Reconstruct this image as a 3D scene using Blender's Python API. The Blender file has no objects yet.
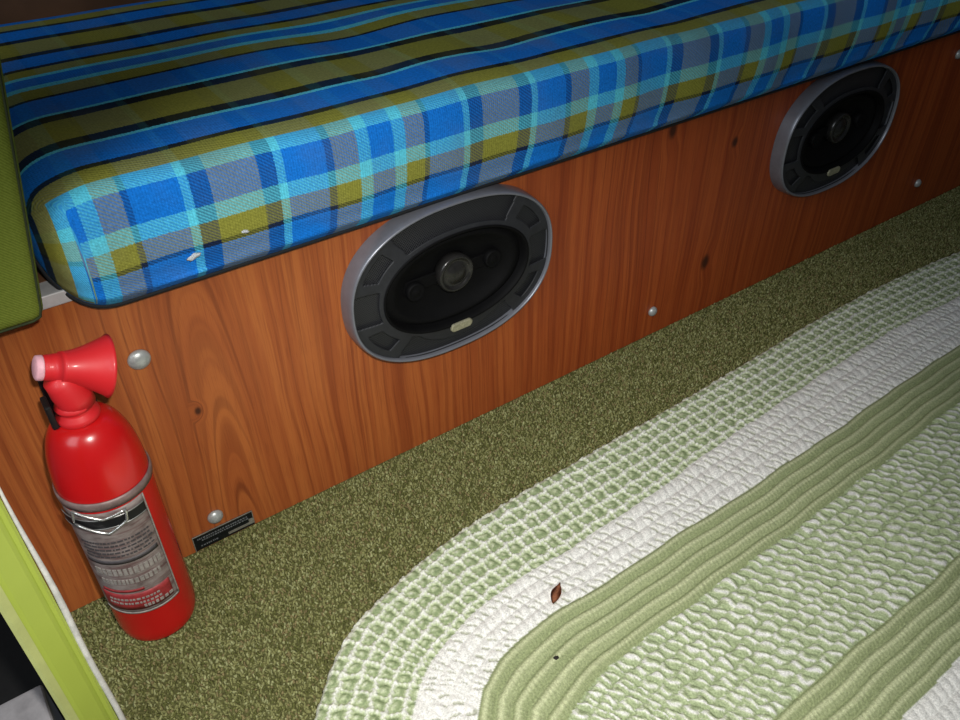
import bpy, bmesh, math, random
import numpy as np
from mathutils import Vector, Matrix, noise as mn

random.seed(4)
rng = np.random.default_rng(7)
C = bpy.context.scene.collection
PI = math.pi


# ------------------------------------------------------------------ helpers
def lin(r, g, b):
    f = lambda c: (c / 255 / 12.92) if c / 255 <= 0.04045 else ((c / 255 + 0.055) / 1.055) ** 2.4
    return (f(r), f(g), f(b), 1.0)


def obj(name, me, m=None, parent=None):
    o = bpy.data.objects.new(name, me)
    C.objects.link(o)
    if m is not None:
        me.materials.append(m)
    if parent is not None:
        o.parent = parent
    return o


def empty(name, loc=(0, 0, 0), rot=(0, 0, 0)):
    o = bpy.data.objects.new(name, None)
    o.empty_display_size = 0.02
    o.location = loc
    o.rotation_euler = rot
    C.objects.link(o)
    return o


def tag(o, label=None, cat=None, group=None, kind=None):
    for k, v in (('label', label), ('category', cat), ('group', group), ('kind', kind)):
        if v:
            o[k] = v
    return o


def mesh_np(name, verts, faces, smooth=True):
    """verts (n,3), faces (m,k) numpy"""
    verts = np.asarray(verts, dtype=np.float32)
    faces = np.asarray(faces, dtype=np.int32)
    me = bpy.data.meshes.new(name)
    me.vertices.add(len(verts))
    me.vertices.foreach_set('co', verts.ravel())
    k = faces.shape[1]
    me.loops.add(faces.size)
    me.loops.foreach_set('vertex_index', faces.ravel())
    me.polygons.add(len(faces))
    me.polygons.foreach_set('loop_start', np.arange(0, faces.size, k, dtype=np.int32))
    me.polygons.foreach_set('use_smooth', np.full(len(faces), smooth, dtype=bool))
    me.update(calc_edges=True)
    me.validate()
    return me


def point_color(me, cols):
    a = me.color_attributes.new(name='yarn', type='FLOAT_COLOR', domain='POINT')
    a.data.foreach_set('color', np.asarray(cols, dtype=np.float32).ravel())


def grid_faces(ni, nj, wrap_j=False):
    i = np.arange(ni - 1)[:, None]
    if wrap_j:
        j = np.arange(nj)[None, :]
        j2 = (j + 1) % nj
    else:
        j = np.arange(nj - 1)[None, :]
        j2 = j + 1
    a = i * nj + j
    b = i * nj + j2
    c = (i + 1) * nj + j2
    d = (i + 1) * nj + j
    return np.stack([a, b, c, d], -1).reshape(-1, 4)


def bm_mesh(name, bm, smooth=False):
    bmesh.ops.recalc_face_normals(bm, faces=bm.faces)
    me = bpy.data.meshes.new(name)
    bm.to_mesh(me)
    bm.free()
    if smooth:
        me.polygons.foreach_set('use_smooth', [True] * len(me.polygons))
    return me


def add_box(bm, x0, x1, y0, y1, z0, z1, bev=0.0, seg=2):
    r = bmesh.ops.create_cube(bm, size=1.0)
    vs = r['verts']
    for v in vs:
        v.co = Vector(((x0 + x1) / 2 + v.co.x * (x1 - x0), (y0 + y1) / 2 + v.co.y * (y1 - y0), (z0 + z1) / 2 + v.co.z * (z1 - z0)))
    if bev > 0:
        es = list({e for v in vs for e in v.link_edges})
        bmesh.ops.bevel(bm, geom=es, offset=bev, segments=seg, affect='EDGES', profile=0.6)


def box(name, x0, x1, y0, y1, z0, z1, m, parent=None, bev=0.0, seg=2):
    bm = bmesh.new()
    add_box(bm, x0, x1, y0, y1, z0, z1, bev, seg)
    return obj(name, bm_mesh(name, bm), m, parent)


def lathe_mesh(name, prof, n=48, cap=True):
    """prof: list of (r, z)."""
    bm = bmesh.new()
    rings = []
    for r, z in prof:
        if r < 1e-6:
            rings.append([bm.verts.new((0, 0, z))])
        else:
            rings.append([bm.verts.new((r * math.cos(2 * PI * k / n), r * math.sin(2 * PI * k / n), z)) for k in range(n)])
    for a, b in zip(rings, rings[1:]):
        for k in range(n):
            k2 = (k + 1) % n
            if len(a) == 1 and len(b) == 1:
                continue
            if len(a) == 1:
                bm.faces.new((a[0], b[k], b[k2]))
            elif len(b) == 1:
                bm.faces.new((a[k], b[0], a[k2]))
            else:
                bm.faces.new((a[k], b[k], b[k2], a[k2]))
    if cap:
        for r_ in (rings[0], rings[-1]):
            if len(r_) > 1:
                bm.faces.new(r_)
    me = bm_mesh(name, bm, True)
    return me


def tube_mesh(name, pts, r, n=8, closed=False):
    pts = [Vector(p) for p in pts]
    N = len(pts)
    vs = []
    up = Vector((0, 0, 1))
    tot = sum(((q - p).normalized().z ** 2 for p, q in zip(pts, pts[1:]))) / max(1, N - 1)
    steep = tot > 0.5
    for i, p in enumerate(pts):
        if closed:
            t = pts[(i + 1) % N] - pts[i - 1]
        else:
            t = pts[min(i + 1, N - 1)] - pts[max(i - 1, 0)]
        t.normalize()
        a = t.cross(up) if not steep else t.cross(Vector((0, 1, 0)))
        a.normalize()
        b = t.cross(a)
        rr = r[i] if isinstance(r, (list, tuple)) else r
        for k in range(n):
            q = 2 * PI * k / n
            vs.append(p + a * (rr * math.cos(q)) + b * (rr * math.sin(q)))
    f = grid_faces(N, n, True).tolist()
    if closed:
        for k in range(n):
            k2 = (k + 1) % n
            f.append([(N - 1) * n + k, (N - 1) * n + k2, k2, k])
    bm = bmesh.new()
    bv = [bm.verts.new(v) for v in vs]
    for q in f:
        bm.faces.new([bv[i] for i in q])
    if not closed:
        bm.faces.new(bv[:n])
        bm.faces.new(bv[-n:])
    return bm_mesh(name, bm, True)


# ------------------------------------------------------------------ material helpers
class NT:
    def __init__(s, name):
        s.m = bpy.data.materials.new(name)
        s.m.use_nodes = True
        s.t = s.m.node_tree
        s.n = s.t.nodes
        s.b = s.n['Principled BSDF']

    def new(s, typ, **kw):
        n = s.n.new(typ)
        for k, v in kw.items():
            setattr(n, k, v)
        return n

    def link(s, a, b):
        s.t.links.new(a, b)

    def _in(s, sock, v):
        if isinstance(v, bpy.types.NodeSocket):
            s.link(v, sock)
        elif v is not None:
            sock.default_value = v

    def math(s, op, a, b=None, c=None, clamp=False):
        n = s.new('ShaderNodeMath', operation=op, use_clamp=clamp)
        s._in(n.inputs[0], a)
        s._in(n.inputs[1], b)
        s._in(n.inputs[2], c)
        return n.outputs[0]

    def mix(s, f, a, b, blend='MIX'):
        n = s.new('ShaderNodeMix', data_type='RGBA', blend_type=blend)
        s._in(n.inputs[0], f)
        s._in(n.inputs[6], a)
        s._in(n.inputs[7], b)
        return n.outputs[2]

    def noise(s, vec, scale=5, detail=2, rough=0.5, out=0, dist=0.0):
        n = s.new('ShaderNodeTexNoise')
        n.inputs['Scale'].default_value = scale
        n.inputs['Detail'].default_value = detail
        n.inputs['Roughness'].default_value = rough
        n.inputs['Distortion'].default_value = dist
        s._in(n.inputs['Vector'], vec)
        return n.outputs[out]

    def mapping(s, vec, scale=(1, 1, 1), loc=(0, 0, 0), rot=(0, 0, 0)):
        n = s.new('ShaderNodeMapping')
        n.inputs['Scale'].default_value = scale
        n.inputs['Location'].default_value = loc
        n.inputs['Rotation'].default_value = rot
        s._in(n.inputs['Vector'], vec)
        return n.outputs[0]

    def obj(s):
        return s.new('ShaderNodeTexCoord').outputs['Object']

    def sep(s, v):
        n = s.new('ShaderNodeSeparateXYZ')
        s.link(v, n.inputs[0])
        return n.outputs

    def comb(s, x, y, z):
        n = s.new('ShaderNodeCombineXYZ')
        s._in(n.inputs[0], x)
        s._in(n.inputs[1], y)
        s._in(n.inputs[2], z)
        return n.outputs[0]

    def ramp(s, f, stops, interp='LINEAR'):
        n = s.new('ShaderNodeValToRGB')
        cr = n.color_ramp
        cr.interpolation = interp
        while len(cr.elements) < len(stops):
            cr.elements.new(1.0)
        for e, (p, c) in zip(cr.elements, stops):
            e.position = p
        for e, (p, c) in zip(cr.elements, stops):
            e.color = c if len(c) == 4 else (*c, 1)
        s._in(n.inputs[0], f)
        return n.outputs[0]

    def maprange(s, v, a, b, c=0.0, d=1.0, smooth=True):
        n = s.new('ShaderNodeMapRange')
        n.interpolation_type = 'SMOOTHSTEP' if smooth else 'LINEAR'
        s._in(n.inputs[0], v)
        n.inputs[1].default_value = a
        n.inputs[2].default_value = b
        n.inputs[3].default_value = c
        n.inputs[4].default_value = d
        return n.outputs[0]

    def bump(s, h, strength=0.3, dist=0.001, normal=None):
        n = s.new('ShaderNodeBump')
        n.inputs['Strength'].default_value = strength
        n.inputs['Distance'].default_value = dist
        s._in(n.inputs['Height'], h)
        if normal is not None:
            s.link(normal, n.inputs['Normal'])
        return n.outputs[0]

    def out(s, color=None, rough=0.5, metal=0.0, normal=None, spec=None, coat=None, sheen=None):
        s._in(s.b.inputs['Base Color'], color)
        s._in(s.b.inputs['Roughness'], rough)
        s._in(s.b.inputs['Metallic'], metal)
        if normal is not None:
            s.link(normal, s.b.inputs['Normal'])
        if spec is not None:
            s.b.inputs['Specular IOR Level'].default_value = spec
        if coat is not None:
            s.b.inputs['Coat Weight'].default_value = coat
            s.b.inputs['Coat Roughness'].default_value = 0.15
        if sheen is not None:
            s.b.inputs['Sheen Weight'].default_value = sheen
        return s.m


def plain(name, rgb, rough=0.5, metal=0.0, nscale=60, namt=0.25, bump=0.15, spec=None, coat=None):
    """a colour with a little procedural mottling and surface grain"""
    t = NT(name)
    o = t.obj()
    c = lin(*rgb)
    n = t.noise(o, nscale, 4, 0.6)
    dark = tuple(x * (1 - namt) for x in c[:3]) + (1,)
    lite = tuple(min(1, x * (1 + namt)) for x in c[:3]) + (1,)
    col = t.ramp(n, [(0.3, dark), (0.7, lite)])
    nb = t.bump(t.noise(o, nscale * 8, 2), bump, 0.0004)
    return t.out(col, rough, metal, nb, spec, coat)


# ------------------------------------------------------------------ materials
def mat_wood():
    t = NT('orange_wood_laminate')
    o = t.obj()
    x, y, z = t.sep(o)
    low = t.noise(t.mapping(o, (5, 1, 2.2)), 1.0, 2, 0.5)
    warp = t.math('MULTIPLY', t.math('SUBTRACT', low, 0.5), 0.035)
    xw = t.math('ADD', x, warp)
    # cathedral figure around x = .14, straight grain away from it
    dx = t.math('SUBTRACT', xw, 0.128)
    dz = t.math('MULTIPLY', t.math('SUBTRACT', z, -0.14), 0.085)
    r = t.math('SQRT', t.math('ADD', t.math('MULTIPLY', dx, dx), t.math('MULTIPLY', dz, dz)))
    # knot deflection
    knots = [(0.7795, 0.0814, .0085, .013), (0.6794, 0.287, .007, .012), (0.793, 0.2442, .006, .008), (0.1105, 0.1665, .0035, .005)]
    kmask = None
    for kx, kz, ra, rb in knots:
        a = t.math('DIVIDE', t.math('SUBTRACT', x, kx), ra)
        b = t.math('DIVIDE', t.math('SUBTRACT', z, kz), rb)
        d = t.math('SQRT', t.math('ADD', t.math('MULTIPLY', a, a), t.math('MULTIPLY', b, b)))
        k = t.maprange(d, 0.35, 1.25, 1.0, 0.0)
        h = t.maprange(d, 0.9, 3.2, 0.006, 0.0)
        r = t.math('ADD', r, h)
        kmask = k if kmask is None else t.math('MAXIMUM', kmask, k)
    r1 = t.noise(t.comb(t.math('MULTIPLY', r, 55), t.math('MULTIPLY', z, 1.5), 0.0), 1.0, 3, 0.55)
    r2 = t.noise(t.comb(t.math('MULTIPLY', r, 210), t.math('MULTIPLY', z, 2.5), 3.0), 1.0, 3, 0.6)
    fine = t.noise(t.comb(t.math('MULTIPLY', x, 1100), t.math('MULTIPLY', z, 28), 1.0), 1.0, 2, 0.6)
    base = t.ramp(r1, [(0.30, lin(140, 70, 34)), (0.46, lin(160, 86, 42)), (0.56, lin(172, 98, 48)), (0.72, lin(150, 76, 37))])
    base = t.mix(t.maprange(r2, 0.46, 0.62, 0.0, 0.40), base, lin(112, 48, 24))
    # thin dark late-wood lines
    ln = t.math('SINE', t.math('ADD', t.math('MULTIPLY', r, 560), t.math('MULTIPLY', t.noise(t.mapping(o, (8, 1, 1.5)), 2.0, 2), 9)))
    lm = t.math('MULTIPLY', t.maprange(ln, 0.88, 1.0, 0.0, 0.36), t.maprange(t.noise(t.mapping(o, (14, 1, 1)), 1.0, 2), 0.42, 0.62, 0.15, 1.0))
    base = t.mix(lm, base, lin(84, 34, 20))
    # redder to the right of the sheet, yellower to the left
    red = t.maprange(x, 0.15, 0.75, 0.0, 0.55)
    base = t.mix(red, base, t.mix(1.0, base, lin(255, 178, 148), 'MULTIPLY'))
    base = t.mix(t.maprange(fine, 0.5, 0.75, 0.0, 0.35), base, lin(100, 42, 22))
    base = t.mix(t.math('MULTIPLY', kmask, 0.85), base, lin(38, 20, 16))
    nb = t.bump(fine, 0.12, 0.0003)
    return t.out(base, 0.42, 0.0, nb, 0.35)


OLIVE = lin(144, 144, 60)
BLUE = lin(20, 124, 226)
CYAN = lin(96, 214, 240)
NAVY = lin(22, 42, 92)
DARK = lin(24, 34, 36)


def mat_plaid():
    t = NT('plaid_upholstery_weave')
    uv = t.new('ShaderNodeUVMap').outputs[0]
    u, v, _ = t.sep(uv)
    v0 = v
    # fuzzy thread edges
    wob = t.math('MULTIPLY', t.math('SUBTRACT', t.noise(t.mapping(uv, (900, 900, 1)), 1.0, 1), 0.5), 0.0026)
    v = t.math('ADD', v, wob)
    # warp columns, period .2406
    per = 0.2425
    k_ = per / 0.2406
    uc = t.math('FRACT', t.math('DIVIDE', t.math('SUBTRACT', t.math('ADD', u, wob), 0.3839 - 2 * per), per))
    cs = [(0.1433, NAVY), (0.1568, OLIVE), (0.1948, NAVY), (0.2075, CYAN), (0.2145, BLUE), (0.2469, NAVY), (0.2538, OLIVE),
          (0.2750, CYAN), (0.2865, BLUE), (0.3080, CYAN), (0.3195, OLIVE), (0.337, NAVY), (0.342, BLUE), (0.3765, CYAN)]
    col = t.ramp(uc, [((p - 0.1433) / 0.2406, c) for p, c in cs], 'CONSTANT')
    # weft rows on the front
    fr = [(0.0, BLUE), (0.0315, DARK), (0.0358, OLIVE), (0.0535, CYAN), (0.067, BLUE), (0.0925, CYAN), (0.1105, OLIVE)]
    fspan = 0.12
    rowf = t.ramp(t.math('DIVIDE', v, fspan, clamp=True), [(p / fspan, c) for p, c in fr], 'CONSTANT')
    # weft rows over the top (y = v - .132)
    o_ = 0.132
    tp = [(-0.024, OLIVE), (0.006, DARK), (0.013, BLUE), (0.0460, CYAN), (0.050, DARK), (0.0635, OLIVE), (0.1055, DARK), (0.1195, CYAN),
          (0.1235, BLUE), (0.160, DARK), (0.165, OLIVE), (0.187, CYAN), (0.1955, BLUE), (0.2165, CYAN), (0.224, OLIVE), (0.242, DARK),
          (0.248, BLUE), (0.277, DARK), (0.288, OLIVE), (0.328, DARK), (0.338, BLUE), (0.372, DARK), (0.378, OLIVE), (0.40, BLUE)]
    tp = [(p * 0.985 - 0.0095 if p > 0 else p, c) for p, c in tp]
    tspan = 0.56
    rowt = t.ramp(t.math('DIVIDE', v, tspan, clamp=True), [(0.0, OLIVE)] + [((p + o_) / tspan, c) for p, c in tp], 'CONSTANT')
    isf = t.math('LESS_THAN', v0, 0.1105)
    row = t.mix(isf, rowt, rowf)
    # on the front both thread sets show evenly, on top the weft floats over the warp
    f = t.math('ADD', t.math('MULTIPLY', isf, 0.39), 0.065)
    # twill: diagonal thread alternation
    tw = t.math('SINE', t.math('MULTIPLY', t.math('ADD', t.math('MULTIPLY', u, 1.0), t.math('MULTIPLY', v0, 1.25)), 2 * PI / 0.0036))
    tw2 = t.math('SINE', t.math('MULTIPLY', u, 2 * PI / 0.0021))
    fa = t.math('ADD', f, t.math('MULTIPLY', t.math('MULTIPLY', tw, t.math('ADD', t.math('MULTIPLY', isf, 0.17), 0.04)), 1.0), clamp=True)
    c = t.mix(fa, row, col)
    n = t.noise(t.mapping(uv, (420, 420, 1)), 1.0, 3, 0.7)
    c = t.mix(1.0, c, t.ramp(n, [(0.25, (0.68, 0.68, 0.68)), (0.75, (1.2, 1.2, 1.2))]), 'MULTIPLY')
    big = t.noise(t.mapping(uv, (14, 14, 1)), 1.0, 2, 0.6)
    c = t.mix(t.maprange(big, 0.45, 0.75, 0, 0.22), c, lin(110, 110, 86))
    h = t.math('ADD', t.math('MULTIPLY', tw, 0.6), t.math('MULTIPLY', tw2, 0.4))
    nb = t.bump(h, 0.35, 0.0006)
    return t.out(c, 0.9, 0.0, nb, 0.15)


def mat_twill(name, rgb, rgb2):
    t = NT(name)
    o = t.obj()
    x, y, z = t.sep(o)
    s = t.math('SINE', t.math('MULTIPLY', t.math('ADD', t.math('ADD', x, y), t.math('MULTIPLY', z, 1.0)), 2 * PI / 0.0024))
    n = t.noise(o, 500, 3, 0.7)
    f = t.math('ADD', t.math('MULTIPLY', s, 0.22), n, clamp=True)
    c = t.mix(f, lin(*rgb), lin(*rgb2))
    nb = t.bump(f, 0.5, 0.0006)
    return t.out(c, 0.92, 0, nb, 0.15)


def mat_yarn(name, rough=0.95, ns=900):
    t = NT(name)
    a = t.new('ShaderNodeAttribute', attribute_name='yarn').outputs['Color']
    o = t.obj()
    n = t.noise(o, ns, 3, 0.7)
    c = t.mix(1.0, a, t.ramp(n, [(0.28, (0.58, 0.58, 0.58)), (0.72, (1.16, 1.16, 1.16))]), 'MULTIPLY')
    nb = t.bump(n, 0.6, 0.0014)
    return t.out(c, rough, 0, nb, 0.1, sheen=0.0)


def mat_mesh():
    """black perforated steel: rows of tiny holes"""
    t = NT('perforated_black_steel')
    o = t.obj()
    x, y, z = t.sep(o)
    p = 2 * PI / 0.0026
    a = t.math('SINE', t.math('MULTIPLY', x, p))
    b = t.math('SINE', t.math('MULTIPLY', z, p))
    h = t.math('MULTIPLY', a, b)
    m = t.maprange(h, -0.2, 0.5, 0, 1)
    c = t.mix(m, lin(44, 45, 48), lin(5, 5, 6))
    return t.out(c, 0.42, 0.0, t.bump(m, 0.5, 0.0006), 0.4)


def mat_label():
    t = NT('worn_grey_label')
    o = t.obj()
    x, y, z = t.sep(o)
    n = t.noise(t.mapping(o, (60, 60, 120)), 1.0, 4, 0.65)
    n2 = t.noise(t.mapping(o, (30, 30, 400)), 1.0, 2, 0.6)
    c = t.ramp(n, [(0.3, lin(88, 74, 72)), (0.5, lin(128, 116, 112)), (0.7, lin(150, 140, 136))])
    c = t.mix(t.maprange(n2, 0.5, 0.62, 0, 0.5), c, lin(92, 50, 52))
    return t.out(c, 0.45, 0.1, t.bump(n, 0.2, 0.0005), 0.4)


def mat_red(name, rgb, rough=0.3):
    t = NT(name)
    o = t.obj()
    sc = t.noise(t.mapping(o, (110, 110, 110)), 1.0, 4, 0.75)
    n = t.noise(o, 12, 2)
    c = t.ramp(n, [(0.35, lin(*[v * 0.88 for v in rgb])), (0.65, lin(*rgb))])
    c = t.mix(t.maprange(sc, 0.70, 0.78, 0, 0.6), c, lin(236, 130, 120))
    return t.out(c, rough, 0, t.bump(t.noise(o, 300, 2), 0.06, 0.0005), 0.5, 0.15)


M = dict(
    wood=mat_wood(),
    wood_plain=plain('brown_wall_board', (104, 72, 48), 0.6, 0, 12, 0.3),
    plaid=mat_plaid(),
    olive=mat_twill('olive_twill', (84, 96, 26), (122, 134, 54)),
    seam=plain('dark_olive_seam', (40, 48, 18), 0.9, 0, 200, 0.3, 0.4),
    piping=plain('black_piping', (14, 17, 22), 0.8, 0, 200, 0.3, 0.4),
    yarn=mat_yarn('rug_yarn', 0.95, 620),
    pile=mat_yarn('carpet_yarn', 1.0, 700),
    carpet=plain('carpet_backing', (88, 88, 54), 1.0, 0, 350, 0.4, 0.6, 0.05),
    bezel=plain('grey_painted_trim_ring', (122, 124, 132), 0.34, 0.35, 90, 0.08, 0.05),
    mesh=mat_mesh(),
    frame=plain('charcoal_grille_plastic', (40, 41, 44), 0.5, 0, 150, 0.15, 0.2, 0.3),
    cone=plain('black_speaker_cone', (5, 5, 6), 0.7, 0, 80, 0.3, 0.2, 0.15),
    tweeter=plain('smoky_tweeter_plastic', (40, 39, 38), 0.25, 0.3, 90, 0.3, 0.1),
    badge=plain('pale_gold_badge', (168, 164, 138), 0.4, 0.5, 400, 0.25, 0.3),
    red=mat_red('red_enamel', (196, 20, 22), 0.27),
    horn=mat_red('red_plastic', (214, 34, 40), 0.5),
    pink=plain('worn_pink_plastic', (236, 176, 186), 0.5, 0, 200, 0.15),
    label=mat_label(),
    label_red=plain('dull_red_print', (140, 42, 44), 0.5, 0, 200, 0.3),
    label_dark=plain('dark_print', (66, 62, 64), 0.5, 0, 200, 0.3),
    label_pale=plain('pale_print', (142, 136, 130), 0.5, 0, 300, 0.3),
    steel=plain('dull_steel', (150, 150, 148), 0.35, 0.7, 150, 0.2, 0.15),
    band=plain('worn_grey_band', (128, 108, 104), 0.5, 0.3, 150, 0.25, 0.2),
    chrome=plain('bright_wire', (214, 214, 210), 0.22, 0.8, 150, 0.1, 0.1),
    black=plain('black_metal', (20, 20, 22), 0.5, 0.2, 150, 0.2, 0.2),
    cap=plain('dull_silver_cap', (176, 180, 178), 0.36, 0.35, 200, 0.2, 0.2),
    alu=plain('aluminium_strip', (196, 196, 196), 0.5, 0.3, 60, 0.15, 0.2),
    lime=plain('chartreuse_body_paint', (172, 188, 78), 0.35, 0, 8, 0.06, 0.04, 0.4),
    lime_pale=plain('pale_chartreuse_paint', (188, 194, 124), 0.5, 0, 40, 0.12, 0.1, 0.3),  # paler tone for the outer bevel of the post
    seal=plain('white_rubber_seal', (214, 212, 206), 0.7, 0, 120, 0.2, 0.3),
    rubber=plain('step_void_black', (12, 12, 13), 0.8, 0, 100, 0.3, 0.3),  # black that paints the darkness left of the post
    sill=plain('pale_grey_sill_paint', (150, 148, 150), 0.5, 0, 60, 0.2),
    leaf=plain('dry_brown_leaf', (172, 112, 78), 0.8, 0, 500, 0.3, 0.5),
    seed=plain('dark_seed', (30, 26, 20), 0.8, 0, 500, 0.3, 0.5),
    lint=plain('grey_white_lint', (196, 200, 204), 1.0, 0, 900, 0.3, 0.8),
    ink=plain('plate_lettering', (112, 116, 118), 0.5, 0.2, 400, 0.2),
    plate=plain('black_plate_enamel', (20, 24, 26), 0.4, 0.2, 300, 0.3),
    plate_edge=plain('bare_plate_metal', (150, 148, 136), 0.45, 0.5, 400, 0.3),
)


# ------------------------------------------------------------------ the setting
tag(box('floor', -0.078, 1.95, -1.1, 0.44, -0.03, 0.0, M['carpet']), 'olive green carpeted floor of the van', None, None, 'structure')
tag(box('wall_back', -0.5, 1.95, 0.445, 0.465, -0.03, 0.75, M['wood_plain']), 'brown board wall behind the plaid cushion', None, None, 'structure')


tag(box('wall_right', 1.93, 1.95, -1.1, 0.44, 0.0, 0.75, M['wood_plain']), 'brown board wall at the far end of the bench', None, None, 'structure')


def carpet_pile():
    # short cut tufts on the strip of floor that the rug leaves bare
    pts = []
    step = 0.0024
    xs = np.arange(-0.076, 1.62, step)
    ys = np.arange(-0.30, -0.0005, step)
    X, Y = np.meshgrid(xs, ys, indexing='ij')
    X = X.ravel() + rng.uniform(-.0011, .0011, X.size)
    Y = Y.ravel() + rng.uniform(-.0011, .0011, Y.size)
    EX_ = np.array([0.06, 0.076, 0.1051, 0.1260, 0.1500, 0.1741, 0.2015, 0.2350, 0.2788, 0.3185, 0.3772, 0.5053, 0.7176, 0.8014, 0.8864, 1.0006, 1.101, 1.2123, 1.30, 1.38, 1.45, 1.60])
    EY_ = np.array([-0.262, -0.240, -0.209, -0.189, -0.1725, -0.1625, -0.1545, -0.1455, -0.1375, -0.1335, -0.1299, -0.1271, -0.1213, -0.1180, -0.1138, -0.1142, -0.1183, -0.1287, -0.142, -0.17, -0.215, -0.32])
    edge = np.interp(X, EX_, EY_)
    keep = (Y > edge + 0.0015) | (X < 0.055)
    keep &= Y < -0.0012
    X, Y = X[keep], Y[keep]
    n = len(X)
    h = rng.uniform(0.0016, 0.0042, n)
    lx = rng.normal(0, 0.0014, n)
    ly = rng.normal(0, 0.0012, n)
    ly = np.minimum(ly, -Y - 0.0025)
    w = rng.uniform(0.0010, 0.0019, n)
    a = rng.uniform(0, 2 * PI, n)
    V = np.zeros((n, 7, 3))
    for k in range(3):
        q = a + k * 2 * PI / 3
        V[:, k, 0] = X + w * np.cos(q)
        V[:, k, 1] = Y + w * np.sin(q)
        V[:, k, 2] = -0.0005
        V[:, 3 + k, 0] = X + lx * .7 + w * .85 * np.cos(q)
        V[:, 3 + k, 1] = Y + ly * .7 + w * .85 * np.sin(q)
        V[:, 3 + k, 2] = h * .7
    V[:, 6, 0] = X + lx
    V[:, 6, 1] = Y + ly
    V[:, 6, 2] = h
    V[:, :, 1] = np.minimum(V[:, :, 1], -0.0006)
    F = []
    for k in range(3):
        k2 = (k + 1) % 3
        F += [(k, k2, 3 + k2), (k, 3 + k2, 3 + k), (3 + k, 3 + k2, 6)]
    F = np.array(F)[None] + (np.arange(n) * 7)[:, None, None]
    me = mesh_np('carpet_pile', V.reshape(-1, 3), F.reshape(-1, 3))
    base = np.array(lin(142, 142, 92)[:3])
    dk = np.array(lin(104, 106, 60)[:3])
    br = np.array(lin(140, 128, 88)[:3])
    lt = np.array(lin(168, 170, 120)[:3])
    pal = np.stack([base, dk, br, lt, base])
    pick = rng.choice(5, n, p=[.34, .26, .10, .14, .16])
    c = pal[pick] * rng.uniform(.78, 1.0, (n, 1))
    cols = np.ones((n, 7, 4))
    cols[:, :, :3] = c[:, None]
    point_color(me, cols.reshape(-1, 4))
    o = obj('carpet_pile', me, M['pile'])
    tag(o, 'short olive green carpet pile on the strip of floor between wood panel and rug', 'carpet', None, 'stuff')


carpet_pile()


# ------------------------------------------------------------------ bench
bench = empty('bench_base', (0.8, 0, 0))
tag(bench, 'orange wood fronted bench base standing on the carpet under the plaid cushion', 'bench')
inv = Matrix.Translation((-0.8, 0, 0))


def bpart(name, me, m, parent=bench, off=(-0.8, 0, 0)):
    me.transform(Matrix.Translation(off))
    return obj(name, me, m, parent)


# front panel keeps world coordinates in its texture, so the mesh is not shifted: the object is
bm = bmesh.new()
add_box(bm, -0.083, 1.925, 0.0, 0.018, 0.0, 0.311, 0.0006, 1)
fp = obj('front_panel', bm_mesh('front_panel', bm), M['wood'], bench)
fp.location = (-0.8, 0, 0)
bm = bmesh.new()
add_box(bm, -0.083, 1.925, 0.018, 0.43, 0.300, 0.3215)
bpart('top_board', bm_mesh('top_board', bm), M['wood_plain'])
bm = bmesh.new()
add_box(bm, -0.083, 1.925, -0.0035, 0.0178, 0.3108, 0.3215, 0.001, 2)
bpart('edge_strip', bm_mesh('edge_strip', bm), M['alu'])
bm = bmesh.new()
add_box(bm, -0.083, -0.065, 0.019, 0.43, 0.0, 0.2995)
bpart('end_panel', bm_mesh('end_panel', bm), M['wood_plain'])


def screw_cap(x, z, r, big):
    me = lathe_mesh('screw_cap', [(r, 0), (r, .0012), (r * .93, .0026), (r * .75, .0042), (r * .45, .0054), (r * .2, .0058), (0, .0059)], 28)
    me.transform(Matrix.Translation((x - 0.8, 0, z)) @ Matrix.Rotation(PI / 2, 4, 'X'))
    obj('screw_cap', me, M['cap'], bench)


for x, z, r in ((0.0775, 0.2399, .0092), (0.0985, 0.0358, .0078), (0.6899, 0.0393, .0068), (1.283, 0.0506, .0068), (1.2698, 0.2583, .0068)):
    screw_cap(x, z, r, True)

# data plate
pl = box('data_plate', 0.0715 - .8, 0.1335 - .8, -0.0012, 0.0, 0.0018, 0.0218, M['plate'], bench, 0.0004, 1)
bm = bmesh.new()
add_box(bm, 0.0715 - .8, 0.1335 - .8, -0.0016, -0.0011, 0.0210, 0.0218)
add_box(bm, 0.1327 - .8, 0.1335 - .8, -0.0016, -0.0011, 0.0045, 0.0205)
add_box(bm, 0.0715 - .8, 0.0723 - .8, -0.0016, -0.0011, 0.0018, 0.0205)
add_box(bm, 0.106 - .8, 0.1327 - .8, -0.0016, -0.0011, 0.0050, 0.0078)
add_box(bm, 0.128 - .8, 0.1327 - .8, -0.0016, -0.0011, 0.0078, 0.0120)
obj('plate_border', bm_mesh('plate_border', bm), M['plate_edge'], pl)
bm = bmesh.new()
for zz, x0, x1 in ((0.0168, .076, .128), (0.0138, .080, .126), (0.0068, .078, .094)):
    x = x0
    while x < x1:
        w = random.uniform(.0008, .0022)
        add_box(bm, x - .8, x + w - .8, -0.0015, -0.0011, zz - .0008, zz + .0006)
        x += w + random.uniform(.0006, .0012)
obj('worn_lettering', bm_mesh('worn_lettering', bm), M['ink'], pl)


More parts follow.
